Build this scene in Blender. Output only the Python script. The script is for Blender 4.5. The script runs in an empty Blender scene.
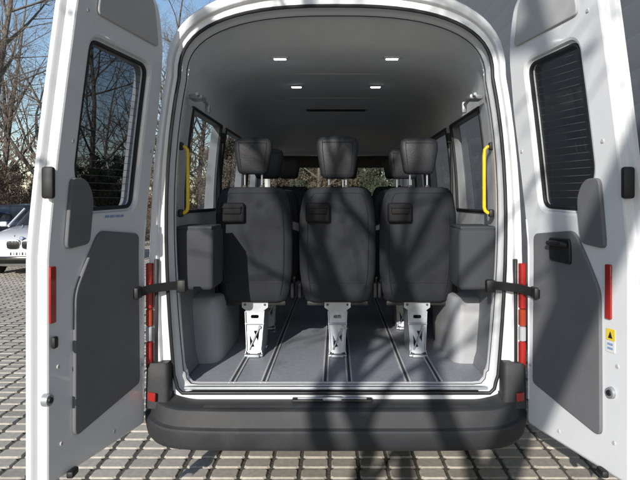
import bpy, bmesh, math, random
import numpy as np
from mathutils import Vector, Matrix, geometry
random.seed(7)
sc=bpy.context.scene
COL=sc.collection
# ------------------------------------------------------------ materials
def mat(name,col,rough=.5,metal=0,bump=None,var=.08,vscale=6,coat=0,emit=0,spec=.5,dust=0):
    m=bpy.data.materials.new(name); m.use_nodes=True
    nt=m.node_tree; N=nt.nodes; L=nt.links
    b=N['Principled BSDF']
    b.inputs['Roughness'].default_value=rough; b.inputs['Metallic'].default_value=metal
    b.inputs['Coat Weight'].default_value=coat; b.inputs['Coat Roughness'].default_value=.05
    b.inputs['Specular IOR Level'].default_value=spec
    tc=N.new('ShaderNodeTexCoord')
    n=N.new('ShaderNodeTexNoise'); n.inputs['Scale'].default_value=vscale; n.inputs['Detail'].default_value=6
    L.new(tc.outputs['Object'],n.inputs['Vector'])
    r=N.new('ShaderNodeValToRGB')
    r.color_ramp.elements[0].position=.3; r.color_ramp.elements[1].position=.7
    r.color_ramp.elements[0].color=[c*(1-var) for c in col]+[1]
    r.color_ramp.elements[1].color=[min(1,c*(1+var)) for c in col]+[1]
    L.new(n.outputs['Fac'],r.inputs['Fac']); out=r.outputs['Color']
    if dust:
        nd=N.new('ShaderNodeTexNoise'); nd.inputs['Scale'].default_value=3.1; nd.inputs['Detail'].default_value=9; nd.inputs['Roughness'].default_value=.7
        L.new(tc.outputs['Object'],nd.inputs['Vector'])
        md=N.new('ShaderNodeMapRange'); md.inputs['From Min'].default_value=.48; md.inputs['From Max'].default_value=.75; md.inputs['To Max'].default_value=dust
        L.new(nd.outputs['Fac'],md.inputs['Value'])
        mx=N.new('ShaderNodeMixRGB'); mx.inputs[2].default_value=(.33,.30,.26,1)
        L.new(md.outputs[0],mx.inputs[0]); L.new(out,mx.inputs[1]); out=mx.outputs[0]
    L.new(out,b.inputs['Base Color'])
    if emit:
        b.inputs['Emission Color'].default_value=(*col,1); b.inputs['Emission Strength'].default_value=emit
    mr=N.new('ShaderNodeMapRange'); mr.inputs['To Min'].default_value=max(0.02,rough-.06); mr.inputs['To Max'].default_value=min(1,rough+.08)
    L.new(n.outputs['Fac'],mr.inputs['Value']); L.new(mr.outputs['Result'],b.inputs['Roughness'])
    if bump:
        n2=N.new('ShaderNodeTexNoise'); n2.inputs['Scale'].default_value=bump[0]; n2.inputs['Detail'].default_value=3
        L.new(tc.outputs['Object'],n2.inputs['Vector'])
        bp=N.new('ShaderNodeBump'); bp.inputs['Strength'].default_value=bump[1]; bp.inputs['Distance'].default_value=bump[2]
        L.new(n2.outputs['Fac'],bp.inputs['Height']); L.new(bp.outputs['Normal'],b.inputs['Normal'])
    return m
def glass(name,tint,refl=.5):
    m=bpy.data.materials.new(name); m.use_nodes=True
    nt=m.node_tree; N=nt.nodes; L=nt.links
    for x in list(N): N.remove(x)
    o=N.new('ShaderNodeOutputMaterial'); mx=N.new('ShaderNodeMixShader'); t=N.new('ShaderNodeBsdfTransparent')
    g=N.new('ShaderNodeBsdfGlossy'); f=N.new('ShaderNodeLayerWeight'); f.inputs['Blend'].default_value=.5
    p=N.new('ShaderNodeMath'); p.operation='POWER'; p.inputs[1].default_value=4.5
    q=N.new('ShaderNodeMath'); q.operation='MULTIPLY_ADD'; q.inputs[1].default_value=refl; q.inputs[2].default_value=.035
    t.inputs['Color'].default_value=(*tint,1); g.inputs['Roughness'].default_value=.02
    L.new(f.outputs['Facing'],p.inputs[0]); L.new(p.outputs[0],q.inputs[0])
    L.new(q.outputs[0],mx.inputs[0]); L.new(t.outputs[0],mx.inputs[1]); L.new(g.outputs[0],mx.inputs[2]); L.new(mx.outputs[0],o.inputs[0])
    return m
M={}
M['paint']=mat('white_paint',(.77,.785,.81),.28,coat=.6,var=.02,vscale=2,dust=.10)
M['carpaint']=mat('white_car_paint',(.58,.60,.63),.3,coat=.7,var=.02,vscale=2)
M['plastic']=mat('bumper_plastic',(.030,.032,.036),.6,bump=(400,.35,.002),var=.15,spec=.4,dust=.08)
M['black']=mat('black_rubber',(.012,.012,.013),.55,var=.1)
M['matte']=mat('matte_black_plastic',(.007,.007,.008),.7,var=.1,spec=.3,bump=(400,.2,.001))
M['gloss']=mat('black_gloss',(.01,.01,.011),.15)
M['trim']=mat('door_trim_grey',(.14,.143,.153),.65,bump=(350,.35,.002),var=.08,dust=.06)
M['dash']=mat('dashboard_grey',(.04,.04,.045),.6)
M['trimlight']=mat('upper_trim_grey',(.46,.46,.46),.7,bump=(250,.3,.002),var=.05)
M['wall']=mat('side_panel_grey',(.20,.208,.225),.6,bump=(300,.3,.002))
M['box']=mat('storage_box_grey',(.052,.055,.062),.75,bump=(300,.3,.002),spec=.25)
M['arch']=mat('wheel_arch_vinyl',(.34,.35,.37),.36,bump=(200,.1,.001))
M['wallup']=mat('pillar_trim',(.47,.485,.51),.6)
M['liner']=mat('roof_liner',(.67,.685,.71),.85,bump=(120,.4,.003),var=.05)
M['fabric']=mat('seat_fabric',(.022,.024,.030),.8,bump=(500,.6,.003),var=.25,vscale=9,spec=.35)
M['leather']=mat('seat_leatherette',(.018,.0195,.024),.5,bump=(160,.5,.003),var=.2,vscale=14,spec=.4)
M['floor']=mat('vinyl_floor',(.235,.25,.285),.40,bump=(220,.15,.002),var=.14,vscale=60,dust=.15)
M['steel']=mat('silver_bracket',(.36,.38,.41),.42,metal=.45,var=.12,vscale=20)
M['rail']=mat('floor_rail_metal',(.62,.63,.65),.35,metal=.3)
M['raild']=mat('floor_rail_groove',(.05,.052,.06),.5)
M['yellow']=mat('yellow_paint',(.85,.58,.02),.35,coat=.4)
M['red']=mat('red_reflector',(.36,.018,.014),.2,coat=.8,bump=(300,.5,.002))
M['orange']=mat('amber_lens',(.36,.05,.02),.18,coat=.8)
M['lens']=mat('clear_lens',(.42,.42,.44),.12,coat=1)
M['led']=mat('ceiling_led',(.95,.97,1),.4,emit=25)
M['tint']=glass('tinted_glass',(.60,.63,.65),.4)
M['tintd']=glass('rear_tinted_glass',(.17,.18,.195),.2)
M['wire']=mat('heating_wire',(.10,.10,.10),.6)
M['clear']=glass('windscreen_glass',(.70,.75,.74))
M['tyre']=mat('tyre',(.015,.015,.016),.8)
M['rim']=mat('wheel_rim',(.35,.36,.37),.35,metal=.8)
M['darkpaint']=mat('black_car_paint',(.012,.013,.017),.2,coat=1)
M['carglass']=mat('car_glass',(.015,.02,.025),.05,coat=1,spec=.9)
M['chrome']=mat('chrome',(.4,.4,.42),.2,metal=1)
M['siding']=mat('metal_siding',(.205,.21,.222),.6,metal=.0,var=.04,vscale=.8,dust=.06)
M['plinth']=mat('concrete_plinth',(.30,.29,.27),.85,bump=(40,.5,.01))
M['bark']=mat('bark',(.15,.125,.10),.9,bump=(30,.8,.02),var=.4,vscale=8)
M['twig']=mat('twigs',(.20,.155,.12),.9,var=.35,vscale=1)
M['leaf']=mat('dry_leaves',(.17,.125,.085),.8,var=.4,vscale=1.2)
M['green']=mat('evergreen_leaves',(.065,.075,.045),.7,var=.5,vscale=1.2)
M['sticker']=mat('yellow_sticker',(.8,.6,.05),.4)
M['stickerw']=mat('white_sticker',(.75,.75,.72),.4)
M['blue']=mat('blue_print',(.25,.35,.6),.5)
M['belt']=mat('seat_belt',(.02,.02,.02),.7,bump=(600,.5,.001))
def paver_mat():
    m=bpy.data.materials.new('concrete_paver'); m.use_nodes=True
    nt=m.node_tree;N=nt.nodes;L=nt.links;b=N['Principled BSDF'];b.inputs['Roughness'].default_value=.9
    g=N.new('ShaderNodeNewGeometry'); tc=N.new('ShaderNodeTexCoord')
    r=N.new('ShaderNodeValToRGB'); r.color_ramp.elements[0].color=(.40,.365,.31,1); r.color_ramp.elements[1].color=(.52,.48,.41,1)
    L.new(g.outputs['Random Per Island'],r.inputs['Fac'])
    n=N.new('ShaderNodeTexNoise'); n.inputs['Scale'].default_value=30; n.inputs['Detail'].default_value=8
    n3=N.new('ShaderNodeTexNoise'); n3.inputs['Scale'].default_value=.7; n3.inputs['Detail'].default_value=5
    L.new(tc.outputs['Object'],n.inputs['Vector']);L.new(tc.outputs['Object'],n3.inputs['Vector'])
    mr=N.new('ShaderNodeMapRange'); mr.inputs['From Min'].default_value=.3; mr.inputs['From Max'].default_value=.7; mr.inputs['To Min'].default_value=.82; mr.inputs['To Max'].default_value=1.08
    L.new(n.outputs['Fac'],mr.inputs['Value'])
    mr2=N.new('ShaderNodeMapRange'); mr2.inputs['From Min'].default_value=.35; mr2.inputs['From Max'].default_value=.65; mr2.inputs['To Min'].default_value=.78; mr2.inputs['To Max'].default_value=1.05
    L.new(n3.outputs['Fac'],mr2.inputs['Value'])
    mm=N.new('ShaderNodeMath'); mm.operation='MULTIPLY'; L.new(mr.outputs[0],mm.inputs[0]);L.new(mr2.outputs[0],mm.inputs[1])
    v=N.new('ShaderNodeVectorMath'); v.operation='SCALE'; L.new(r.outputs['Color'],v.inputs[0]); L.new(mm.outputs[0],v.inputs['Scale'])
    L.new(v.outputs[0],b.inputs['Base Color'])
    bp=N.new('ShaderNodeBump'); bp.inputs['Strength'].default_value=.35; bp.inputs['Distance'].default_value=.003
    n2=N.new('ShaderNodeTexNoise'); n2.inputs['Scale'].default_value=120; L.new(tc.outputs['Object'],n2.inputs['Vector'])
    L.new(n2.outputs['Fac'],bp.inputs['Height']); L.new(bp.outputs['Normal'],b.inputs['Normal'])
    return m
M['paver']=paver_mat()
M['joint']=mat('joint_gravel',(.10,.092,.075),.95,bump=(60,.6,.01),var=.5,vscale=40)
M['soil']=mat('verge_ground',(.13,.115,.07),.95,bump=(5,1,.1),var=.5,vscale=1.5)
# ------------------------------------------------------------ mesh builder
class MB:
    def __init__(s): s.v=[];s.f=[];s.m=[]
    def add(s,vs,fs,mi=0):
        o=len(s.v); s.v+= [tuple(v) for v in vs]
        for f in fs: s.f.append([i+o for i in f]); s.m.append(mi)
    def box(s,c,sz,bev=0,rot=None,mi=0,seg=2):
        bm=bmesh.new(); bmesh.ops.create_cube(bm,size=1)
        for v in bm.verts: v.co=Vector((v.co.x*sz[0],v.co.y*sz[1],v.co.z*sz[2]))
        if bev: bmesh.ops.bevel(bm,geom=bm.edges[:],offset=min(bev,min(sz)*.49),segments=seg,profile=.5,affect='EDGES')
        R=rot if rot else Matrix.Identity(3)
        bm.verts.index_update()
        s.add([R@v.co+Vector(c) for v in bm.verts],[[v.index for v in f.verts] for f in bm.faces],mi); bm.free(); return s
    def tube(s,pts,r,n=10,mi=0,closed=False,cap=True):
        pts=[Vector(p) for p in pts]; k=len(pts); rs=r if isinstance(r,(list,tuple)) else [r]*k
        vs=[];fs=[]; up=None
        for i,p in enumerate(pts):
            if closed: t=pts[(i+1)%k]-pts[i-1]
            else: t=pts[min(i+1,k-1)]-pts[max(i-1,0)]
            t.normalize()
            if up is None:
                a=Vector((0,0,1)) if abs(t.z)<.9 else Vector((1,0,0)); up=t.cross(a).normalized()
            up=(up-t*up.dot(t)).normalized(); w=t.cross(up)
            for j in range(n):
                an=2*math.pi*j/n; vs.append(p+(up*math.cos(an)+w*math.sin(an))*rs[i])
        for i in range(k if closed else k-1):
            a=i*n;b=((i+1)%k)*n
            for j in range(n): fs.append([a+j,a+(j+1)%n,b+(j+1)%n,b+j])
        if cap and not closed: fs.append(list(range(n))[::-1]); fs.append([(k-1)*n+j for j in range(n)])
        s.add(vs,fs,mi); return s
    def loft(s,rings,mi=0,closed=True,cap=True,capend=None):
        n=len(rings[0]); vs=[p for r in rings for p in r]; fs=[]
        for i in range(len(rings)-1):
            for j in range(n if closed else n-1):
                fs.append([i*n+j,i*n+(j+1)%n,(i+1)*n+(j+1)%n,(i+1)*n+j])
        if cap: fs.append(list(range(n))[::-1]); fs.append([(len(rings)-1)*n+j for j in range(n)])
        s.add(vs,fs,mi); return s
    def obj(s,name,mats,parent=None,loc=(0,0,0),ang=35,recalc=True,flat=False):
        if not isinstance(mats,(list,tuple)): mats=[mats]
        me=bpy.data.meshes.new(name); me.from_pydata(s.v,[],s.f)
        for m in mats: me.materials.append(m)
        me.polygons.foreach_set('material_index',s.m)
        if not flat:
            bm=bmesh.new(); bm.from_mesh(me)
            if recalc: bmesh.ops.recalc_face_normals(bm,faces=bm.faces[:])
            ca=math.radians(ang)
            for f in bm.faces: f.smooth=True
            for e in bm.edges:
                if len(e.link_faces)==2 and e.calc_face_angle(0)>ca: e.smooth=False
            bm.to_mesh(me); bm.free()
        me.update()
        o=bpy.data.objects.new(name,me); COL.objects.link(o); o.location=loc
        if parent: o.parent=parent
        return o
def empty(name,loc,label,cat,group=None):
    o=bpy.data.objects.new(name,None); COL.objects.link(o); o.location=loc; o.empty_display_size=.2
    o['label']=label;o['category']=cat
    if group:o['group']=group
    return o
def se(t,a,b,n):
    c,s_=math.cos(t),math.sin(t)
    return (a*math.copysign(abs(c)**(2/n),c), b*math.copysign(abs(s_)**(2/n),s_))
def sering(cx,cy,hw,hd,n,k=32):
    return [ (cx+se(2*math.pi*i/k,hw,hd,n)[0], cy+se(2*math.pi*i/k,hw,hd,n)[1]) for i in range(k)]
def rpoly(pts,r,k=5):
    out=[];n=len(pts)
    for i in range(n):
        rr=r[i] if isinstance(r,(list,tuple)) else r
        p=Vector(pts[i]);a=Vector(pts[i-1]);b=Vector(pts[(i+1)%n])
        da=(a-p);db=(b-p); ra=min(rr,da.length*.45);rb=min(rr,db.length*.45)
        A=p+da.normalized()*ra;Bq=p+db.normalized()*rb
        for j in range(k+1):
            t=j/k; q=A*(1-t)**2+p*2*t*(1-t)+Bq*t*t; out.append((q.x,q.y))
    return out
def area(p): return sum(p[i][0]*p[(i+1)%len(p)][1]-p[(i+1)%len(p)][0]*p[i][1] for i in range(len(p)))/2
def inset(poly,d):
    s=1 if area(poly)>0 else -1; n=len(poly); out=[]
    for i in range(n):
        p=Vector(poly[i]);a=Vector(poly[i-1]);b=Vector(poly[(i+1)%n])
        e1=(p-a);e2=(b-p)
        if e1.length<1e-6:e1=e2
        if e2.length<1e-6:e2=e1
        e1=e1.normalized();e2=e2.normalized()
        nn=(Vector((-e1.y,e1.x))+Vector((-e2.y,e2.x))); nn=nn.normalized() if nn.length>1e-6 else Vector((-e1.y,e1.x))
        c=max(.5,nn.dot(Vector((-e1.y,e1.x))))
        out.append(tuple(p+nn*(s*d/c)))
    return out
def inside(p,poly):
    x,y=p;c=False;n=len(poly)
    for i in range(n):
        x1,y1=poly[i];x2,y2=poly[i-1]
        if (y1>y)!=(y2>y) and x<(x2-x1)*(y-y1)/(y2-y1)+x1:c=not c
    return c
def densify(poly,d):
    out=[];n=len(poly)
    for i in range(n):
        a=Vector(poly[i]);b=Vector(poly[(i+1)%n]);k=max(1,int((b-a).length/d))
        for j in range(k): out.append(tuple(a+(b-a)*j/k))
    return out
def sheet(outline,holes=(),sp=.12):
    vs=[Vector(p) for p in outline];es=[(i,(i+1)%len(outline)) for i in range(len(outline))]
    for h in holes:
        o=len(vs);vs+=[Vector(p) for p in h];es+=[(o+i,o+(i+1)%len(h)) for i in range(len(h))]
    xs=[p[0] for p in outline];ys=[p[1] for p in outline]
    x=min(xs)+sp*.5
    io=inset(outline,sp*.3)
    while x<max(xs):
        y=min(ys)+sp*.5
        while y<max(ys):
            if inside((x,y),io) and not any(inside((x,y),inset(h,-sp*.3)) for h in holes): vs.append(Vector((x,y)))
            y+=sp
        x+=sp
    r=geometry.delaunay_2d_cdt(vs,es,[],0,1e-6)
    V=[tuple(v) for v in r[0]];F=[]
    for f in r[2]:
        c=(sum(V[i][0] for i in f)/len(f),sum(V[i][1] for i in f)/len(f))
        if inside(c,outline) and not any(inside(c,h) for h in holes):F.append(list(f))
    return V,F
# ------------------------------------------------------------ van
van=empty('van',(0,0,0),"white high-roof passenger van with both rear doors wide open",'van')
zi=[.6,1.0,1.4,1.7,2.1,2.3];pi_=np.polyfit(zi,[.855,.885,.905,.900,.868,.835],3)
po_=np.polyfit([.5,1.0,1.4,1.8,2.15,2.3],[.985,.992,.988,.966,.928,.902],3)
XI=lambda z:float(np.polyval(pi_,z)); XO=lambda z:float(np.polyval(po_,z))
ZS=[.72,.85,1.0,1.15,1.3,1.45,1.58,1.7,1.85,2.0,2.12,2.2,2.3]
NT=16
def half(inner):
    if inner: h=[(0,.615),(.3,.615),(.6,.615),(.77,.615),(.82,.62),(.845,.645),(.853,.68)]; X=XI;b=.385
    else: h=[(0,.5),(.3,.5),(.6,.5),(.85,.5),(.93,.505),(.965,.525),(.98,.56)];X=XO;b=.50
    h+=[(X(z),z) for z in ZS]
    n=2.6
    for i in range(1,NT+1):
        t=math.pi/2*i/NT; x,z=se(t,X(2.3),b,n); h.append((x if i<NT else 0,2.3+z))
    return h
HI=half(True);HO=half(False)
def full(h): return h+[(-x,z) for x,z in reversed(h[1:-1])]
FI=full(HI);FO=full(HO)
def lr(t,y,clamp=True):
    r=[]
    for a,b in zip(FO,FI):
        x=a[0]+(b[0]-a[0])*t; z=a[1]+(b[1]-a[1])*t
        if t>1: z=max(z,.625) if z<1 else z
        r.append((x,y,z))
    return r
b=MB()
b.loft([lr(-.0,.30),lr(0,.05),lr(.03,.015),lr(.12,0),lr(.5,0),lr(.56,.006),lr(.6,.03),lr(.92,.035),lr(1.0,.03),lr(1.04,.045),lr(1.06,.085),lr(1.15,.10),lr(1.25,.12),lr(1.27,.17)],cap=False)
b.obj('rear_frame',M['paint'],van,ang=50)
MB().tube(lr(1.03,.03),.010,8,closed=True).obj('weather_seal',M['black'],van)
MB().tube(lr(1.24,.125),.005,6,closed=True).obj('trim_edge',M['black'],van)
Ys=[.3,.45,.7,1.0,1.4,1.6,2.0,2.4,2.75,3.05,3.4,3.8,4.3]
WIN=[(.45,1.4),(1.6,2.75),(3.05,3.8)]
iz0=7+ZS.index(1.58); iz1=7+ZS.index(2.2)
bo=MB()
def inwin(y0,y1,i): return any(y0>=a-1e-4 and y1<=c+1e-4 for a,c in WIN) and iz0<=i<iz1
for sx in (1,-1):
    bi=MB()
    for j in range(len(Ys)-1):
        y0,y1=Ys[j],Ys[j+1]
        for i in range(len(HO)-1):
            if inwin(y0,y1,i): continue
            (x0,z0),(x1,z1)=HO[i],HO[i+1]
            bo.add([(sx*x0,y0,z0),(sx*x1,y0,z1),(sx*x1,y1,z1),(sx*x0,y1,z0)],[[0,1,2,3]])
    YI=[.16]+Ys
    for j in range(len(YI)-1):
        y0,y1=YI[j],YI[j+1]
        for i in range(5,iz1):
            if inwin(y0,y1,i): continue
            (x0,z0),(x1,z1)=HI[i],HI[i+1]
            mi=0 if z0<1.4 else 1
            if y1<=.31: mi=2
            bi.add([(sx*x0,y0,z0),(sx*x1,y0,z1),(sx*x1,y1,z1),(sx*x0,y1,z0)],[[0,1,2,3]],mi)
    bi.obj('side_panel',[M['wall'],M['wallup'],M['paint']],van,ang=40)
    for a,c in WIN:
        bj=MB()
        ys=[y for y in Ys if a-1e-4<=y<=c+1e-4]
        loop=[(iz0,y) for y in ys]+[(i,c) for i in range(iz0+1,iz1)]+[(iz1,y) for y in reversed(ys)]+[(i,a) for i in range(iz1-1,iz0,-1)]
        bj.loft([[(sx*HI[i][0],y,HI[i][1]) for i,y in loop],[(sx*HO[i][0],y,HO[i][1]) for i,y in loop]],cap=False)
        bj.obj('window_surround',M['wall'],van)
        g=MB(); r=[[(sx*(HO[i][0]-.008),y,HO[i][1]) for i in range(iz0,iz1+1)] for y in ys]
        g.loft(r,closed=False,cap=False); w=g.obj('side_window',M['tint'],van)
        lp=[(sx*(HI[i][0]-.002),a,HI[i][1]) for i in range(iz0,iz1+1)]+[(sx*(HI[i][0]-.002),c,HI[i][1]) for i in range(iz1,iz0-1,-1)]
        MB().tube(lp,.011,6,closed=True).obj('window_seal',M['black'],van)
prof=[(4.3,2.75,.0),(4.55,2.6,.02),(4.8,2.3,.05),(4.86,2.22,.06)]
def sec(y,z,ins,k=11):
    w=.93-ins if z>1.5 else .97-ins
    return [(w*(-1+2*i/(k-1)),y+(.10*(abs(-1+2*i/(k-1))**2.5)*-1),z-.05*abs(-1+2*i/(k-1))**4) for i in range(k)]
bo.loft([sec(4.28,2.79,.1)]+[sec(*p) for p in prof[1:]],closed=False,cap=False)
bo.loft([sec(5.45,1.42,0),sec(5.7,1.28,.02),sec(5.88,1.1,.06),sec(5.95,.9,.08),sec(5.97,.5,.1),sec(5.9,.32,.12)],closed=False,cap=False)
for sx in (1,-1):
    bo.add([(sx*.96,4.3,.5),(sx*.96,5.85,.45),(sx*.90,5.80,1.1),(sx*.95,5.35,1.40),(sx*.96,4.3,1.45)],[[0,1,2,3,4]])
    bo.add([(sx*.93,4.3,1.45),(sx*.93,4.3,2.6),(sx*.86,4.5,2.5),(sx*.87,4.75,2.2),(sx*.80,4.80,2.2),(sx*.88,4.55,2.1)],[[0,1,2,3,4,5]])
    bo.tube([(sx*.86,4.76,2.22),(sx*.93,5.36,1.42)],.04,8)
    MB().box((sx*.42,4.70,2.13),(.62,.025,.16),.01,rot=Matrix.Rotation(-.3,3,'X')).obj('sun_visor',M['dash'],van)
bo.obj('body',M['paint'],van,ang=40)
b=MB(); b.loft([sec(4.86,2.21,.07),sec(5.15,1.85,.04),sec(5.45,1.43,.01)],closed=False,cap=False); b.obj('windscreen',M['clear'],van)
b=MB(); rings=[]
for y,bb,n in [(.14,.455,2.7),(.22,.43,2.85),(.35,.36,3.1),(.5,.32,3.4),(1.2,.318,3.6),(2.0,.32,3.6),(3.0,.318,3.6),(3.9,.31,3.6),(4.15,.26,3.4),(4.3,.12,3),(4.75,.02,3)]:
    a=.862
    rings.append([(se(math.pi*i/40,a,bb,n)[0],y,2.2+se(math.pi*i/40,a,bb,n)[1]) for i in range(41)])
b.loft(rings,closed=False,cap=False); b.obj('ceiling_liner',M['liner'],van,ang=60)
for y in (1.05,2.1,3.15):
    MB().box((0,y,2.520),(1.15,.035,.012),.005).obj('ceiling_rib',M['liner'],van)
b=MB(); b.box((0,2.75,2.516),(.62,.14,.02),.006)
for i in range(9): b.box((0,2.69+.015*i,2.505),(.56,.004,.006),0,mi=1)
b.obj('ceiling_vent',[M['wallup'],M['box']],van)
for x,y in [(-.34,.52),(.34,.52),(-.30,1.5),(.30,1.5)]:
    z=2.2+.32*(1-(abs(x)/.862)**3.5)**(1/3.5)-.004
    b=MB(); b.box((x,y,z),(.10,.05,.014),.006,mi=1); b.box((x,y,z-.006),(.072,.028,.010),.004,mi=0); b.obj('ceiling_lamp',[M['led'],M['wallup']],van)
b=MB(); b.box((0,2.4,.62),(1.72,4.6,.04),.004); b.obj('floor',M['floor'],van)
b=MB(); b.box((0,.092,.634),(1.64,.035,.018),.006); b.box((0,.065,.615),(1.62,.05,.02),.006); b.obj('door_sill',M['steel'],van)
MB().box((0,2.8,.47),(1.7,5.2,.18),.03).obj('underbody',M['black'],van)
for x in (-.575,-.40,-.06,.075,.40,.575):
    b=MB()
    b.box((x,1.75,.6412),(.024,3.2,.003),.001,mi=1); b.box((x-.013,1.75,.6435),(.011,3.2,.006),.002); b.box((x+.013,1.75,.6435),(.011,3.2,.006),.002)
    b.obj('floor_rail',[M['rail'],M['raild']],van)
for sx in (1,-1):
    b=MB(); rings=[]
    for z,f in [(.641,1.0),(.66,.995),(.90,.99),(.98,.97),(1.02,.92),(1.04,.85),(1.045,.7)]:
        hw=.17*(1-(1-f)*.5); hd=.46*(1-(1-f)*.45)
        rings.append([(sx*(.885+p[0]),1.04+p[1],z) for p in sering(0,0,hw,hd,7,60)])
    b.loft(rings); b.obj('wheel_arch',M['arch'],van,ang=60)
    b=MB(); b.box((sx*.80,.40,1.315),(.215,.34,.35),.026,seg=3); b.box((sx*.80,.40,1.493),(.20,.32,.02),.008)
    b.obj('storage_box',M['box'],van,ang=40)
    x=sx*.84
    b=MB().tube([(sx*.885,.26,1.955),(x+sx*.016,.26,1.95),(x+sx*.003,.26,1.935),(x,.26,1.90),(x,.26,1.86),(x,.26,1.65),(x,.26,1.61),(x+sx*.005,.26,1.590),(x+sx*.018,.26,1.578),(sx*.885,.26,1.575)],.0105,12); b.obj('grab_rail',M['yellow'],van)
    for z in (1.955,1.575): MB().box((sx*.880,.26,z),(.03,.04,.045),.01).obj('rail_mount',M['black'],van)
    b=MB(); b.box((sx*.80,.33,2.24),(.08,.12,.030),.01); b.tube([(sx*.78,.22,2.245),(sx*.79,.60,2.235)],.009,8); b.box((sx*.79,.58,2.22),(.03,.03,.07),.008); b.obj('belt_bracket',M['steel'],van)
    b=MB(); b.box((sx*.875,1.50,1.75),(.012,.045,.85),.003); b.box((sx*.858,1.50,2.12),(.03,.06,.08),.01); b.obj('seat_belt',M['belt'],van)
    for z in (2.1,): 
        b=MB(); b.box((sx*.970,-.012,z),(.03,.04,.08),.008); b.tube([(sx*.978,-.03,z-.04),(sx*.978,-.03,z+.04)],.010,10); b.obj('door_hinge',M['paint'],van)
    tl=MB()
    def lamp(z0,z1,mi):
        rings=[[(sx*(.978)+p[0],.035+p[1],z) for p in sering(0,0,hw,hd,4,24)] for z,hw,hd in [(z0,.016,.062),(z0+.005,.020,.068),(z1-.005,.020,.068),(z1,.016,.062)]]
        tl.loft(rings,mi=mi)
    lamp(1.08,1.32,0);lamp(.99,1.078,1);lamp(.91,.988,2);lamp(.77,.908,0)
    tl.box((sx*.946,.02,1.055),(.018,.06,.57),.006,mi=3)
    tl.obj('tail_lamp',[M['red'],M['orange'],M['lens'],M['black']],van)
    kx=.26 if sx<0 else .285; ky=math.sqrt(1-kx*kx)
    def D(u,z,w,sx=sx,kx=kx,ky=ky):
        ln=.14*(max(0,z-1.4)/1.2)**1.2
        return (sx*(.985+kx*u+ky*w-ln),-ky*u+kx*w-.01,z)
    b=MB(); P=[(sx*.81,.06,1.195),(sx*.86,.03,1.195),(sx*.90,-.012,1.195),(sx*.96,-.05,1.19),(sx*.98,-.09,1.185),D(.12,1.18,-.01),D(.17,1.18,-.012)]
    r=[]
    for i,p in enumerate(P):
        p=Vector(p); t=(Vector(P[min(i+1,len(P)-1)])-Vector(P[max(i-1,0)])).normalized(); n=t.cross(Vector((0,0,1))).normalized()
        r.append([p+n*.006+Vector((0,0,.022)),p+n*.006-Vector((0,0,.022)),p-n*.006-Vector((0,0,.022)),p-n*.006+Vector((0,0,.022))])
    b.loft(r); b.box((sx*.825,.055,1.19),(.05,.05,.07),.012); b.box(D(.12,1.18,-.012),(.03,.08,.06),.01)
    b.obj('door_check_strap',M['black'],van)
    # --------------------------------------------------- rear door
    O=densify(rpoly([(0.0,.46),(.80,.44),(.80,2.74),(.16,2.70),(.03,2.44),(0,2.1)],[.06,.03,.04,.16,.12,.05],6),.07)
    P=inset(O,.032)
    wa,wb=(.190,.590) if sx>0 else (.165,.630)
    H=densify(rpoly([(wa,1.615),(wb-.115,1.605),(wb,1.775),(wb,2.345),(wa+.01,2.32)],[.05,.03,.04,.055,.055],6),.05)
    def addsheet(mb,ol,holes,w,sp=.11,mi=0):
        V,F=sheet(ol,holes,sp); mb.add([D(v[0],v[1],w) for v in V],F,mi)
    d=MB()
    Pi=inset(P,.012); Hi=inset(H,-.030); Hi2=inset(H,-.018)
    L3=lambda poly,w:[D(p[0],p[1],w) for p in poly]
    addsheet(d,Pi,[Hi],0)
    d.loft([L3(Pi,0),L3(inset(P,.004),.003),L3(P,.012),L3(P,.045),L3(inset(O,.008),.048),L3(O,.054),L3(O,.074),L3(inset(O,.006),.08)],cap=False)
    d.loft([L3(Hi,0),L3(Hi2,.004),L3(inset(H,-.012),.018),L3(H,.020),L3(H,.055)],cap=False)
    d.loft([L3(H,.055),L3(H,.08)],cap=False)
    addsheet(d,inset(O,.006),[H],.08)
    d.tube([D(.045,z,.002) for z in np.linspace(.62,1.55,9)],.006,8)
    door=d.obj('rear_door',M['paint'],van,ang=38)
    door['label']='open rear door with tinted window and grey inner trim'
    g=MB(); V,F=sheet(inset(H,-.01),[],.1); g.add([D(v[0],v[1],.045) for v in V],F)
    z=1.66
    while z<2.32:
        u1=wb-.01 if z>1.78 else wb-.115+.115*(z-1.605)/.17-.012
        g.add([D(wa+.005,z,.0435),D(u1,z,.0435),D(u1,z+.0022,.0435),D(wa+.005,z+.0022,.0435)],[[0,1,2,3]],1); z+=.034
    g.obj('window',[M['tintd'],M['wire']],door)
    MB().tube(L3(inset(H,.003),.022),.010,8,closed=True).obj('window_seal',M['black'],door)
    def slab(mb,poly,w0,w1,ch=.006,mi=0):
        q=densify(poly,.08)
        V,F=sheet(inset(q,ch),[],.12); mb.add([D(v[0],v[1],w1) for v in V],F,mi)
        mb.loft([L3(q,w0),L3(q,w1+ch*.7),L3(inset(q,ch*.4),w1+ch*.15),L3(inset(q,ch),w1)],mi=mi,cap=False); return mb
    t=MB(); slab(t,rpoly([(.10,.72),(.61,.62),(.605,1.25),(.44,1.51),(.115,1.48)],[.03,.04,.05,.04,.04],5),-.001,-.016)
    t.obj('trim_panel',M['trim'],door)
    e0=.008 if sx<0 else -.02
    t=MB(); slab(t,rpoly([(.505+e0,1.455),(.662+e0,1.440),(.668+e0,1.745),(.570+e0,1.745),(.505+e0,1.66)],[.03,.03,.03,.05,.05],5),-.001,-.018)
    t.obj('trim_panel',M['trim'],door)
    t=MB(); slab(t,rpoly([(.13,2.42),(.635,2.45),(.635,2.68),(.23,2.64)],[.03,.03,.03,.06],4),-.001,-.012)
    t.obj('upper_trim_panel',M['trimlight'],door)
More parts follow.
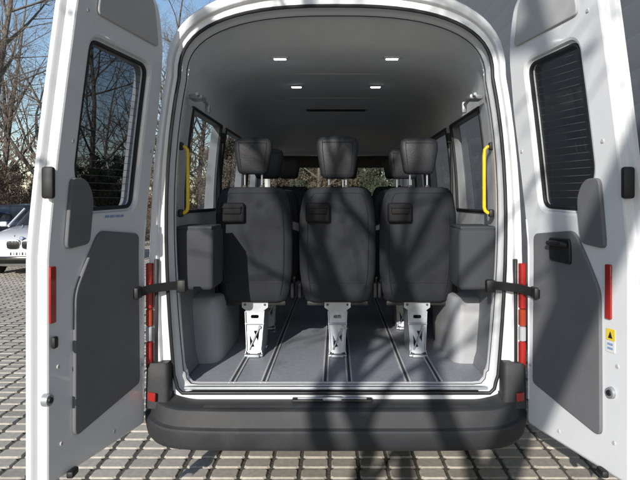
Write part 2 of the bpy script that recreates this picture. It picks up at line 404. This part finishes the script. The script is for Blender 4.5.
    if sx>0:
        t=MB(); slab(t,rpoly([(.26,1.36),(.42,1.35),(.42,1.47),(.26,1.47)],.02,4),-.015,-.028)
        t.tube([D(.28,1.44,-.03),D(.29,1.445,-.05),D(.34,1.447,-.055),D(.39,1.445,-.05),D(.40,1.44,-.03)],.012,8)
        t.obj('pull_handle',M['black'],door)
    r0=.632 if sx>0 else .722
    MB_=MB(); slab(MB_,rpoly([(r0,1.14),(r0+.036,1.14),(r0+.036,1.375),(r0,1.375)],.008,3),-.001,-.010,.003).obj('reflector',M['red'],door)
    t=MB(); us=.665 if sx>0 else .765
    t.tube([D(us,.83,.012),D(us,.83,-.014)],[.028,.023],16); t.tube([D(us,.83,-.012),D(us,.83,-.020)],[.014,.012],12,mi=1)
    t.obj('latch_striker',[M['steel'],M['black']],door)
    if sx<0: MB().box(D(.735,1.06,-.012),(.02,.04,.05),.01).obj('door_stop',M['black'],door)
    MB().box(D(.62,.475,-.01),(.03,.07,.03),.008).obj('lower_latch',M['black'],door)
    MB().box(D(.80,1.72,.0),(.05,.035,.13),.012).obj('door_lock',M['black'],door)
    for u,z in [(.68,.62),(.70,.95),(.06,.8),(.68,1.9),(.07,1.9),(.3,.54),(.69,2.45)]:
        MB().tube([D(u,z,0.001),D(u,z,-.004)],[.010,.008],12).obj('plug',M['trimlight'],door)
    if sx>0:
        t=MB(); a0=.632
        slab(t,rpoly([(a0,1.00),(a0+.055,1.00),(a0+.055,1.05),(a0,1.05)],.003,2),-.001,-.003,.001,mi=1); slab(t,rpoly([(a0,1.051),(a0+.055,1.051),(a0+.055,1.10),(a0,1.10)],.003,2),-.001,-.003,.001,mi=0)
        slab(t,rpoly([(a0+.01,1.012),(a0+.045,1.012),(a0+.045,1.022),(a0+.01,1.022)],.002,2),-.003,-.0045,.001,mi=3)
        slab(t,rpoly([(a0+.01,1.03),(a0+.045,1.03),(a0+.045,1.04),(a0+.01,1.04)],.002,2),-.003,-.0045,.001,mi=3)
        slab(t,rpoly([(a0+.014,1.060),(a0+.041,1.060),(a0+.0275,1.09)],.002,2),-.003,-.0045,.001,mi=2)
        t.obj('warning_sticker',[M['sticker'],M['stickerw'],M['black'],M['blue']],door)
    else:
        t=MB()
        for k,(a,c) in enumerate([(.25,.275),(.28,.31),(.315,.325),(.33,.36),(.365,.40)]):
            slab(t,rpoly([(a,1.567),(c,1.567),(c,1.579),(a,1.579)],.003,2),-.0005,-.0015,.0005)
        t.obj('printed_label',M['blue'],door)
# bumper
pr=[(-.13,.592),(-.030,.588),(-.014,.585),(-.006,.580),(-.002,.572),(.006,.512),(.009,.503),(.016,.498),(.028,.493),(.033,.485),(.033,.476),(.020,.412),(.012,.400),(.0,.385),(-.08,.384)]
K=81; path=[]
for i in range(K):
    t=math.pi+math.pi*i/(K-1); p=se(t,.99,.48,6.0); path.append(Vector((p[0],.335+p[1],0)))
b=MB(); rings=[]
for i,p in enumerate(path):
    t=(path[min(i+1,K-1)]-path[max(i-1,0)]).normalized(); n=Vector((t.y,-t.x,0))
    r=[]; up=.045*max(0,(abs(p.x)-.80)/.19)**2 if p.y<0 else .045
    for o,z in pr:
        q=p+n*o; 
        if o<-.1: q=Vector((max(-.86,min(.86,p.x*.9)),max(p.y+.0,.03) if abs(p.x)>.9 else .035,0))
        r.append((q.x,q.y,z+min(up,.045)*(1 if z>.48 else .6)))
    rings.append(r)
b.loft(rings,closed=False,cap=False)
for sx in (1,-1):
    rr=[[(sx*.930+p[0]*1.0,.022+p[1],z) for p in sering(0,0,hw,hd,5.5,32)] for z,hw,hd in [(.57,.064,.080),(.72,.062,.073),(.785,.060,.068),(.80,.053,.06)]]
    b.loft(rr)
for yy in (-.045,-.065,-.085): b.box((0,yy,.588),(1.36,.008,.005),.0015)
bump=b.obj('bumper',[M['plastic'],M['matte']],van,ang=26)
for sx in (1,-1):
    MB().box((sx*.950,-.070,.635),(.05,.012,.045),.005,rot=Matrix.Rotation(sx*.5,3,'Z')).obj('bumper_reflector',M['red'],bump)
b=MB(); b.box((-.02,.0,.598),(.42,.05,.016),.005); b.box((-.02,-.01,.608),(.10,.03,.02),.005,mi=1); b.tube([(-.20,-.015,.61),(-.1,-.02,.612),(.1,-.02,.612),(.16,-.015,.61)],.005,6,mi=1); b.obj('sill_latch_plate',[M['black'],M['steel']],bump)
def wheel(parent,x,y,r,wd,name='wheel'):
    b=MB(); 
    prof=[(-wd/2,r*.62),(-wd/2,r*.9),(-wd/2+.02,r*.98),(0,r),(wd/2-.02,r*.98),(wd/2,r*.9),(wd/2,r*.62)]
    b.loft([[(x+o,y+q*math.cos(a*math.pi/16),r+q*math.sin(a*math.pi/16)) for a in range(32)] for o,q in prof],cap=True)
    w=b.obj(name,M['tyre'],parent)
    b=MB(); s=1 if x>0 else -1; xx=x+s*(wd/2+.001)
    b.loft([[(xx+o*s,y+q*r*math.cos(a*math.pi/16),r+q*r*math.sin(a*math.pi/16)) for a in range(32)] for o,q in [(0,.64),(.012,.62),(.0,.56),(-.03,.3),(.01,.18),(.012,.02)]],cap=False)
    for k in range(10):
        a=k*math.pi/5; b.box((xx+.004*s,y+.4*r*math.cos(a),r+.4*r*math.sin(a)),(.02,.05,.36*r),.006,rot=Matrix.Rotation(a+math.pi/2,3,'X'))
    b.obj('rim',M['rim'],w)
for sx in (1,-1):
    wheel(van,sx*.85,1.05,.34,.2); wheel(van,sx*.85,4.75,.34,.2)
b=MB(); b.box((0,5.1,1.22),(1.7,.5,.50),.08,seg=3); b.box((0,4.9,1.48),(.4,.15,.12),.03); dash=b.obj('dashboard',M['dash'],van)
b=MB(); b.tube([(-.45+.19*math.cos(a*math.pi/12),4.68+.05*math.sin(a*math.pi/12),1.48+.18*math.sin(a*math.pi/12)) for a in range(24)],.015,8,closed=True); b.tube([(-.45,4.68,1.48),(-.45,4.95,1.38)],.03,8); b.tube([(-.64,4.68,1.48),(-.26,4.68,1.48)],.015,8)
b.obj('steering_wheel',M['black'],van)
MB().box((0,4.74,2.10),(.26,.02,.08),.01).obj('mirror',M['black'],van)
# seats -------------------------------------------------------
def build_seat():
    b=MB()
    prof=[(.345,.190,.030),(.36,.212,.045),(.42,.230,.058),(.55,.246,.062),(.75,.250,.060),(.92,.245,.054),(1.02,.228,.047),(1.06,.212,.040),(1.085,.188,.028),(1.093,.15,.012)]
    def cy(z): return .085-.075*(z-.35)/.75
    def pad(x,hw,z):
        return -.010*math.cos(min(1,abs(x)/hw)*math.pi/2)*math.sin(max(0,min(1,(z-.40)/.65))*math.pi)
    b.loft([[(x,y+(.030*max(0,(abs(x)/hw-.72)/.28)**2+pad(x,hw,z) if y<cy(z) else 0),z) for x,y in sering(0,cy(z),hw,hd,4.5,56)] for z,hw,hd in prof])
    b.loft([[(x,y,z) for x,y in sering(0,.33,hw,hd,5,40)] for z,hw,hd in [(.34,.20,.22),(.36,.225,.26),(.43,.24,.27),(.47,.235,.265),(.49,.20,.24)]])
    s=b.obj('seat',M['fabric'],van,ang=50)
    p=MB()
    zz=[q[0] for q in prof]
    def HW(z): return np.interp(z,zz,[q[1] for q in prof])
    def ry(z): return cy(z)-np.interp(z,zz,[q[2] for q in prof])
    outl=[]
    for z in np.linspace(.40,1.03,12):
        x=-(HW(z)-.055); outl.append((x,ry(z)+.001+pad(x,HW(z),z),z))
    top=[(x,ry(1.05)+.001,1.055) for x in np.linspace(-.15,.15,7)]
    right=[(-x,y,z) for x,y,z in reversed(outl)]
    p.tube(outl+top+right,.0035,6)
    hw=HW(.48)-.055
    p.tube([(x,ry(.48)+pad(x,HW(.48),.48),.48) for x in np.linspace(-hw,hw,9)],.003,6)
    p.obj('piping',M['leather'],s)
    p=MB(); p.box((-.125,ry(.93)-.018,.93),(.155,.06,.125),.018,seg=3); p.box((-.125,ry(.93)-.050,.945),(.115,.02,.05),.008,mi=1); p.box((-.125,ry(.93)-.060,.965),(.12,.014,.018),.006)
    p.obj('release_handle',[M['matte'],M['matte']],s)
    h=MB()
    hp=[(1.175,.070,.026),(1.182,.088,.038),(1.20,.098,.046),(1.27,.110,.050),(1.34,.121,.050),(1.385,.120,.044),(1.402,.110,.034),(1.410,.085,.018)]
    h.loft([[(x,y,z+.012*(abs(x)/.12)**2*(-1 if z>1.33 else 0)) for x,y in sering(0,.005-.02*(z-1.17),hw,hd,4.6,44)] for z,hw,hd in hp])
    # stitched seams
    for sg in (-1,1):
        h.tube([(sg*x,.005-.02*(z-1.17)-hd-.0005,z) for x,z,hd in [(.068,1.19,.039),(.074,1.215,.0465),(.080,1.27,.0495),(.088,1.34,.0495),(.088,1.38,.0445)]],.0022,6)
    h.tube([(x,.005-.02*.19-.0455,1.372) for x in np.linspace(-.088,.088,7)],.0022,6)
    h.obj('headrest',M['leather'],s,ang=55)
    for x in (-.055,.055):
        q=MB(); q.tube([(x,.005,1.06),(x,.003,1.22)],.006,8); q.box((x,.005,1.095),(.03,.03,.02),.006,mi=1)
        q.obj('headrest_post',[M['steel'],M['black']],s)
    q=MB(); q.box((0,.10,.335),(.40,.035,.03),.006); q.box((0,.48,.335),(.40,.035,.03),.006)
    for x in (-.17,.17): q.box((x,.29,.335),(.03,.40,.035),.006)
    q.obj('cushion_frame',M['black'],s)
    l=MB()
    ol=[(-.085,.345),(.085,.345),(.085,.308),(.060,.29),(.054,.20),(.042,.05),(.052,.02),(.052,.006),(-.052,.006),(-.052,.02),(-.042,.05),(-.054,.20),(-.060,.29),(-.085,.308)]
    holes=[rpoly([(-.026,.060),(.004,.060),(-.030,.135)],.006,3),rpoly([(.026,.090),(.032,.160),(-.006,.160)],.006,3),rpoly([(-.026,.238),(.026,.238),(.026,.260),(-.026,.260)],.010,4)]
    V,F=sheet(ol,holes,.05)
    Y=lambda z,yy: yy+.02+.06*math.sin(z/.345*math.pi*.5)
    for yy in (.0,.006): l.add([(v[0],Y(v[1],yy),v[1]) for v in V],F)
    l.loft([[(p[0],Y(p[1],yy),p[1]) for p in ol] for yy in (0,.006)],cap=False)
    for hh in holes: l.loft([[(p[0],Y(p[1],yy),p[1]) for p in hh] for yy in (0,.006)],cap=False)
    for s_ in (-1,1):
        fl=[(.060,.285),(.055,.20),(.044,.05),(.052,.02)]
        l.loft([[(s_*a,Y(z,-.018),z) for a,z in fl],[(s_*(a+.004),Y(z,-.018),z) for a,z in fl],[(s_*(a+.004),Y(z,.004),z) for a,z in fl],[(s_*a,Y(z,.004),z) for a,z in fl]],closed=False,cap=False)
    for x in (-.05,.05):
        pts=[(.03,.01),(.36,.01),(.44,.33),(.12,.33),(.05,.06)]
        l.loft([[(x*1.0+dx,a,z) for a,z in pts] for dx in (-.003,.003)])
    l.tube([(-.062,Y(.205,-.010),.205),(.062,Y(.205,-.010),.205)],.006,8)
    l.tube([(-.030,Y(.045,-.012),.045),(.034,Y(.185,-.012),.185)],.0055,8)
    l.tube([(.034,Y(.185,-.022),.185),(.034,Y(.185,-.004),.185)],.010,8)
    for x in (-.03,.03): l.tube([(x,-.0,.018),(x,.03,.018)],.007,6,mi=1)
    for x in (-.065,.065): l.tube([(x,Y(.325,-.006),.326),(x,Y(.325,.01),.326)],.008,6,mi=1)
    l.obj('leg',[M['steel'],M['raild']],s)
    f=MB()
    f.box((0,.09,.010),(.12,.18,.014),.005); f.box((0,.0,.012),(.08,.05,.018),.006)
    for x in (-.045,.045): f.tube([(x,.03,.016),(x,.03,.028)],.010,6,mi=1)
    f.obj('foot',[M['steel'],M['raild']],s)
    for sg in (-1,1):
        k=MB().box((sg*.246,.10,.42),(.024,.09,.10),.011)
        if sg>0: k.tube([(.20,.15,.42),(.25,.15,.44),(.255,.10,.50)],.009,8)
        k.obj('recliner',M['matte'],s)
    return s
seat0=build_seat(); seat0['label']='dark grey passenger seat seen from behind, on a silver pedestal'
def copyseat(loc,rz=0,hr=None):
    n=seat0.copy(); COL.objects.link(n); n.location=loc; n.rotation_euler=(0,0,rz); n.parent=van
    for c in seat0.children:
        k=c.copy(); COL.objects.link(k); k.parent=n
        if hr and c.name.startswith('headrest') and 'post' not in c.name:
            k.scale=(1.1,1.1,1.16); k.location=(0,0,-.215)
    return n
seat0.location=(-.53,.74,.64)
copyseat((.01,.74,.64),hr=True)
for loc in [(.53,.74,.64),(-.53,1.62,.64),(.0,1.62,.64),(.53,1.62,.64),(-.5,3.45,.70),(.12,3.45,.70),(.62,3.45,.70)]:
    copyseat(loc)
# ------------------------------------------------------------ ground
def plane(name,x0,x1,y0,y1,z,m):
    b=MB(); b.add([(x0,y0,z),(x1,y0,z),(x1,y1,z),(x0,y1,z)],[[0,1,2,3]]); o=b.obj(name,m); o['kind']='structure'; return o
plane('ground',-250,250,-250,250,-.035,M['soil'])
px,py=.18,.155
b=MB(); b.add([(-13,-5,-.011),(2.25,-5,-.011),(2.25,24,-.011),(-13,24,-.011)],[[0,1,2,3]],1)
j=0;y=-5
while y<23.8:
    x=-13+random.uniform(-.004,.004)
    while x<2.0:
        if x>-1.5-0.62*(y+3.4) - 1.0:
            gx=.009;gy=.0105;dz=random.uniform(-.0015,.0015)
            x0,x1,y0,y1=x+gx+random.uniform(-.003,.003),x+px-gx+random.uniform(-.003,.003),y+gy+random.uniform(-.003,.003),y+py-gy+random.uniform(-.003,.003)
            c=.007; k=.015
            o=len(b.v)
            def oct_(d,z): return [(x0+d+k,y0+d,z),(x1-d-k,y0+d,z),(x1-d,y0+d+k,z),(x1-d,y1-d-k,z),(x1-d-k,y1-d,z),(x0+d+k,y1-d,z),(x0+d,y1-d-k,z),(x0+d,y0+d+k,z)]
            b.v+=oct_(0,-.012)+oct_(c,dz)
            b.f.append([o+8+q for q in range(8)]); b.m.append(0)
            for q in range(8): b.f.append([o+q,o+(q+1)%8,o+8+(q+1)%8,o+8+q]); b.m.append(0)
        x+=px
    y+=py;j+=1
pv=b.obj('paving',[M['paver'],M['joint']],flat=True); pv['kind']='structure'
# ------------------------------------------------------------ building
bl=empty('building',(2.6,10,0),'grey industrial hall clad in horizontal metal siding','building')
b=MB()
prof=[];z=.35
while z<7:
    prof+=[(0,z),(0,z+.294),(.001,z+.2960),(.001,z+.299)]; z+=.304
b.loft([[(p[0],y,p[1]) for p in prof] for y in (-16,0,16)],closed=False,cap=False)
b.obj('wall',M['siding'],bl,ang=20)
b=MB(); b.box((4.05,0,3.6),(8,32,6.9),.0); b.obj('hall_block',M['siding'],bl)
MB().box((4.0,0,7.2),(8.3,32.4,.25),.03).obj('roof',M['siding'],bl)
MB().box((.0,0,.15),(.12,32,.42),.02).obj('plinth',M['plinth'],bl)
# ------------------------------------------------------------ parked cars
def car(name,loc,rz,paint,label):
    c=empty(name,loc,label,'car','parked cars'); c.rotation_euler=(0,0,rz)
    b=MB(); st=[(-2.26,.62,.34,.66),(-2.22,.76,.28,.76),(-2.10,.85,.22,.86),(-1.85,.905,.20,.95),(-1.4,.92,.20,1.0),(-.9,.925,.20,1.06),(0,.925,.20,1.06),(1.5,.91,.20,1.06),(2.0,.87,.24,1.04),(2.2,.8,.3,.95),(2.25,.7,.4,.8)]
    b.loft([[(x,y,(z0+z1)/2+q) for x,q in sering(0,0,hw,(z1-z0)/2,4,32)] for y,hw,z0,z1 in st])
    def gh(z,hw,y0,y1,n=4): return [(x,y,z) for x,y in sering(0,(y0+y1)/2,hw,(y1-y0)/2,n,36)]
    b.loft([gh(1.43,.665,-.28,1.78),gh(1.47,.655,-.2,1.72),gh(1.505,.61,-.05,1.6),gh(1.525,.5,.15,1.4)])
    for s in (1,-1):
        b.tube([(s*.80,-.86,1.04),(s*.66,-.25,1.43)],.03,8); b.tube([(s*.82,1.9,1.04),(s*.66,1.7,1.43)],.05,8); b.tube([(s*.815,.5,1.04),(s*.69,.5,1.43)],.03,6)
        b.box((s*1.0,-.62,1.08),(.17,.09,.12),.035,seg=3)
        b.tube([(s*.2,-2.12,.865),(s*.35,-1.2,1.025),(s*.45,-.95,1.065)],.012,6)
    b.obj('body',paint,c,ang=45)
    b=MB(); b.loft([gh(1.02,.83,-.95,2.02),gh(1.2,.765,-.65,1.93),gh(1.44,.66,-.27,1.76)]); b.obj('window',M['carglass'],c)
    for s in (1,-1):
        b=MB(); b.box((s*.64,-2.10,.735),(.34,.16,.13),.045,rot=Matrix.Rotation(s*.32,3,'Z'),seg=3,mi=1); 
        for k in (-.07,.07): b.tube([(s*.62+k,-2.165+(.03 if k*s>0 else 0),.735),(s*.62+k,-2.195+(.03 if k*s>0 else 0),.735)],[.05,.045],16,mi=0)
        b.obj('headlight',[M['lens'],M['gloss']],c)
        b=MB(); b.loft([[(s*.155+x,y,.70+z) for x,z in sering(0,0,w,h,3.5,24)] for y,w,h in [(-2.22,.14,.105),(-2.275,.135,.10),(-2.28,.12,.085)]],mi=0)
        b.loft([[(s*.155+x,y,.70+z) for x,z in sering(0,0,w,h,3.5,24)] for y,w,h in [(-2.279,.122,.088),(-2.284,.118,.084)]],mi=1)
        for k in range(7): b.box((s*.155-.09+k*.03,-2.286,.70),(.004,.008,.15),.001,mi=0)
        b.obj('grille',[M['chrome'],M['gloss']],c)
        b=MB(); b.box((s*.66,-2.15,.42),(.28,.12,.12),.03,rot=Matrix.Rotation(s*.3,3,'Z')); b.obj('fog_lamp',M['gloss'],c)
        for y in (-1.38,1.38): wheel(c,s*.82,y,.34,.22)
    b=MB(); b.box((0,-2.235,.37),(1.05,.10,.16),.03); b.obj('air_intake',M['gloss'],c)
    b=MB(); b.box((0,-2.295,.505),(.52,.012,.11),.004); 
    for k in range(7): b.box((-.19+k*.06,-2.303,.505),(.012 if k%2 else .03,.004,.06),0,mi=1)
    b.obj('number_plate',[M['stickerw'],M['black']],c)
    b=MB(); b.tube([(0,-2.20,.83),(0,-2.235,.835)],.042,20,mi=0); b.tube([(0,-2.235,.835),(0,-2.240,.835)],.030,20,mi=1); b.obj('badge',[M['gloss'],M['blue']],c)
    return c
car('parked_car',(-6.95,12.6,0),.10,M['carpaint'],'white parked car with twin grille facing the paved yard')
car('parked_car.001',(-10.4,17.2,0),.1,M['darkpaint'],'black parked car behind the white one')
# ------------------------------------------------------------ trees
def gen(seed,H,r0,leafy=0,limb0=.18,dens=1.0,spread=1.0):
    rg=random.Random(seed); wood=MB(); tw=MB()
    def branch(p,d,L,r,dep):
        k=4 if dep<2 else 3; pts=[p.copy()];rs=[r]; dirs=[d.copy()]
        for i in range(k):
            d=(d+Vector((rg.gauss(0,1),rg.gauss(0,1),rg.gauss(0,.6)))*(.07 if dep==0 else .16)+Vector((0,0,.05 if dep else .02))).normalized()
            p=p+d*L/k; pts.append(p.copy()); rs.append(r*(1-.72*(i+1)/k) if dep else r*(1-.8*(i+1)/k)); dirs.append(d.copy())
        tgt=wood if dep<3 else tw
        tgt.tube(pts,rs,7 if dep==0 else (5 if dep<3 else 3),cap=False)
        if dep==4:
            if leafy:
                for _ in range(leafy):
                    q=pts[rg.randint(1,k)]+Vector((rg.gauss(0,.06),rg.gauss(0,.06),rg.gauss(0,.06))); a=Vector((rg.gauss(0,1),rg.gauss(0,1),rg.gauss(0,1))).normalized(); c=a.orthogonal().normalized(); s=rg.uniform(.03,.055)
                    tw.add([q,q+a*s+c*s*.5,q+a*s*2,q+a*s-c*s*.5],[[0,1,2,3]],1)
            return
        cnt=[int(15*dens),7,5,4][dep]
        for c in range(cnt):
            t=(limb0+(1-limb0)*(c+rg.random())/cnt) if dep==0 else (.2+.8*(c+rg.random())/cnt)
            f=t*k;i=min(k-1,int(f));q=pts[i].lerp(pts[i+1],f-i); rr=rs[i]+(rs[i+1]-rs[i])*(f-i)
            dd=dirs[min(i+1,k)]; az=rg.uniform(0,2*math.pi); o=dd.orthogonal().normalized(); o=Matrix.Rotation(az,3,dd)@o
            an=rg.uniform(.55,1.0)*spread
            nd=(dd*math.cos(an)+o*math.sin(an)).normalized()
            LL=L*(.42*(1.15-t*.65) if dep==0 else rg.uniform(.4,.6)*(1.1-.4*t))
            branch(q,nd,LL,max(.0025,rr*rg.uniform(.45,.65)),dep+1)
    branch(Vector((0,0,-.1)),Vector((0,0,1)),H,r0,0)
    return wood,tw
def treeobj(name,loc,seed,H,r0,label,leafy=0,lm='leaf',**k):
    e=empty(name,loc,label,'tree','bare trees at the edge of the yard')
    w,t=gen(seed,H,r0,leafy,**k)
    w.obj('trunk',M['bark'],e,flat=True); t.obj('crown',[M['twig'],M[lm]],e,flat=True)
    return e
def tcopy(src,loc,rz,s):
    n=src.copy(); COL.objects.link(n); n.location=loc; n.rotation_euler=(0,0,rz); n.scale=(s,s,s)
    for c in src.children:
        k=c.copy(); COL.objects.link(k); k.parent=n
    return n
T=[treeobj('bare_tree',(-9.6,21,0),1,11,.13,'tall leafless tree beside the parked cars'),
   treeobj('bare_tree.001',(-13,24,0),2,13,.17,'tall leafless tree with a few dry brown leaves',leafy=1),
   treeobj('bare_tree.002',(-6.5,27,0),3,12,.14,'slender leafless tree at the yard edge',leafy=0),
   ]
bush=treeobj('shrub',(-12,20,0),5,3.2,.04,'brown leafless shrub with sparse dry leaves',leafy=2,limb0=.02,dens=1.2,spread=1.1); bush['category']='shrub'; bush['group']='shrubs behind the yard'
bush2=treeobj('shrub.001',(-9,22,0),6,3.0,.04,'half evergreen shrub beside the paved yard',leafy=3,lm='green',limb0=.02,dens=1.2,spread=1.1); bush2['category']='shrub'; bush2['group']='shrubs behind the yard'
rg=random.Random(11)
for i in range(24):
    y=rg.uniform(22,44); x=rg.uniform(-30,6) 
    tcopy(T[i%3],(x,y,0),rg.uniform(0,6.28),rg.uniform(.75,1.15))
for i in range(8):
    tcopy(T[i%3],(rg.uniform(-16,-10),rg.uniform(2,18),0),rg.uniform(0,6.28),rg.uniform(.7,1.0))
for i in range(30):
    y=rg.uniform(19.5,30); x=rg.uniform(-26,5)
    tcopy((bush,bush2)[i%3==0],(x,y,0),rg.uniform(0,6.28),rg.uniform(.5,.9))
for i in range(8):
    tcopy((bush,bush2)[i%3==0],(rg.uniform(-16,-12.5),rg.uniform(3,18),0),rg.uniform(0,6.28),rg.uniform(.5,.8))
for i in range(14):
    tcopy((bush,bush2,bush)[i%3],(-4.5+.48*i+rg.uniform(-.3,.3),rg.uniform(24.3,27),0),rg.uniform(0,6.28),rg.uniform(.9,1.4))
st=tcopy(T[1],(-2.70,-8.0,0),0,.9); st.rotation_euler=(0,.24,0)
st['label']='leaning leafless tree standing behind the open van'
b=MB(); rg=random.Random(3)
for i in range(12000):
    x=rg.uniform(-70,30); y=rg.uniform(46,60); h=abs(rg.gauss(0,1))*3.4+rg.random()*2; h=min(h,9)
    s=rg.uniform(.1,.45); a=Vector((rg.gauss(0,1),rg.gauss(0,.4),rg.gauss(0,1.5))).normalized(); c=a.orthogonal().normalized(); q=Vector((x,y,h))
    b.add([q-c*s*.15,q+a*s*2.4-c*.02,q+a*s*2.4+c*.02,q+c*s*.3],[[0,1,2,3]],i%2)
w=b.obj('woodland',[M['twig'],M['leaf']],flat=True); w['kind']='stuff'
# ------------------------------------------------------------ light / camera
az=math.radians(15); el=math.radians(20)
dirv=Vector((math.sin(az)*math.cos(el),math.cos(az)*math.cos(el),-math.sin(el)))
sl=bpy.data.lights.new('sun','SUN'); sl.energy=5.0; sl.angle=math.radians(.4); sl.color=(1,.95,.88)
so=bpy.data.objects.new('sun',sl); COL.objects.link(so); so.rotation_euler=dirv.to_track_quat('-Z','Y').to_euler(); so.location=(-5,-12,8)
W=bpy.data.worlds.new('World'); sc.world=W; W.use_nodes=True; nt=W.node_tree
sk=nt.nodes.new('ShaderNodeTexSky'); sk.sky_type='NISHITA'; sk.sun_disc=False; sk.sun_elevation=el; sk.sun_rotation=math.radians(180)+az
sk.air_density=1.0; sk.dust_density=.4; sk.ozone_density=2.0
bg=nt.nodes['Background']; nt.links.new(sk.outputs[0],bg.inputs[0]); bg.inputs[1].default_value=.14
cd=bpy.data.cameras.new('camera'); cam=bpy.data.objects.new('camera',cd); COL.objects.link(cam)
cam.location=(0,-3.39,1.65); cam.rotation_euler=(math.radians(90),0,0)
cd.sensor_width=36; cd.lens=36*644/640; cd.shift_x=-16/640; cd.shift_y=-40/640; cd.clip_end=600; cd.clip_start=.05
sc.camera=cam
sc.view_settings.view_transform='Standard'; sc.view_settings.look='None'; sc.view_settings.exposure=0
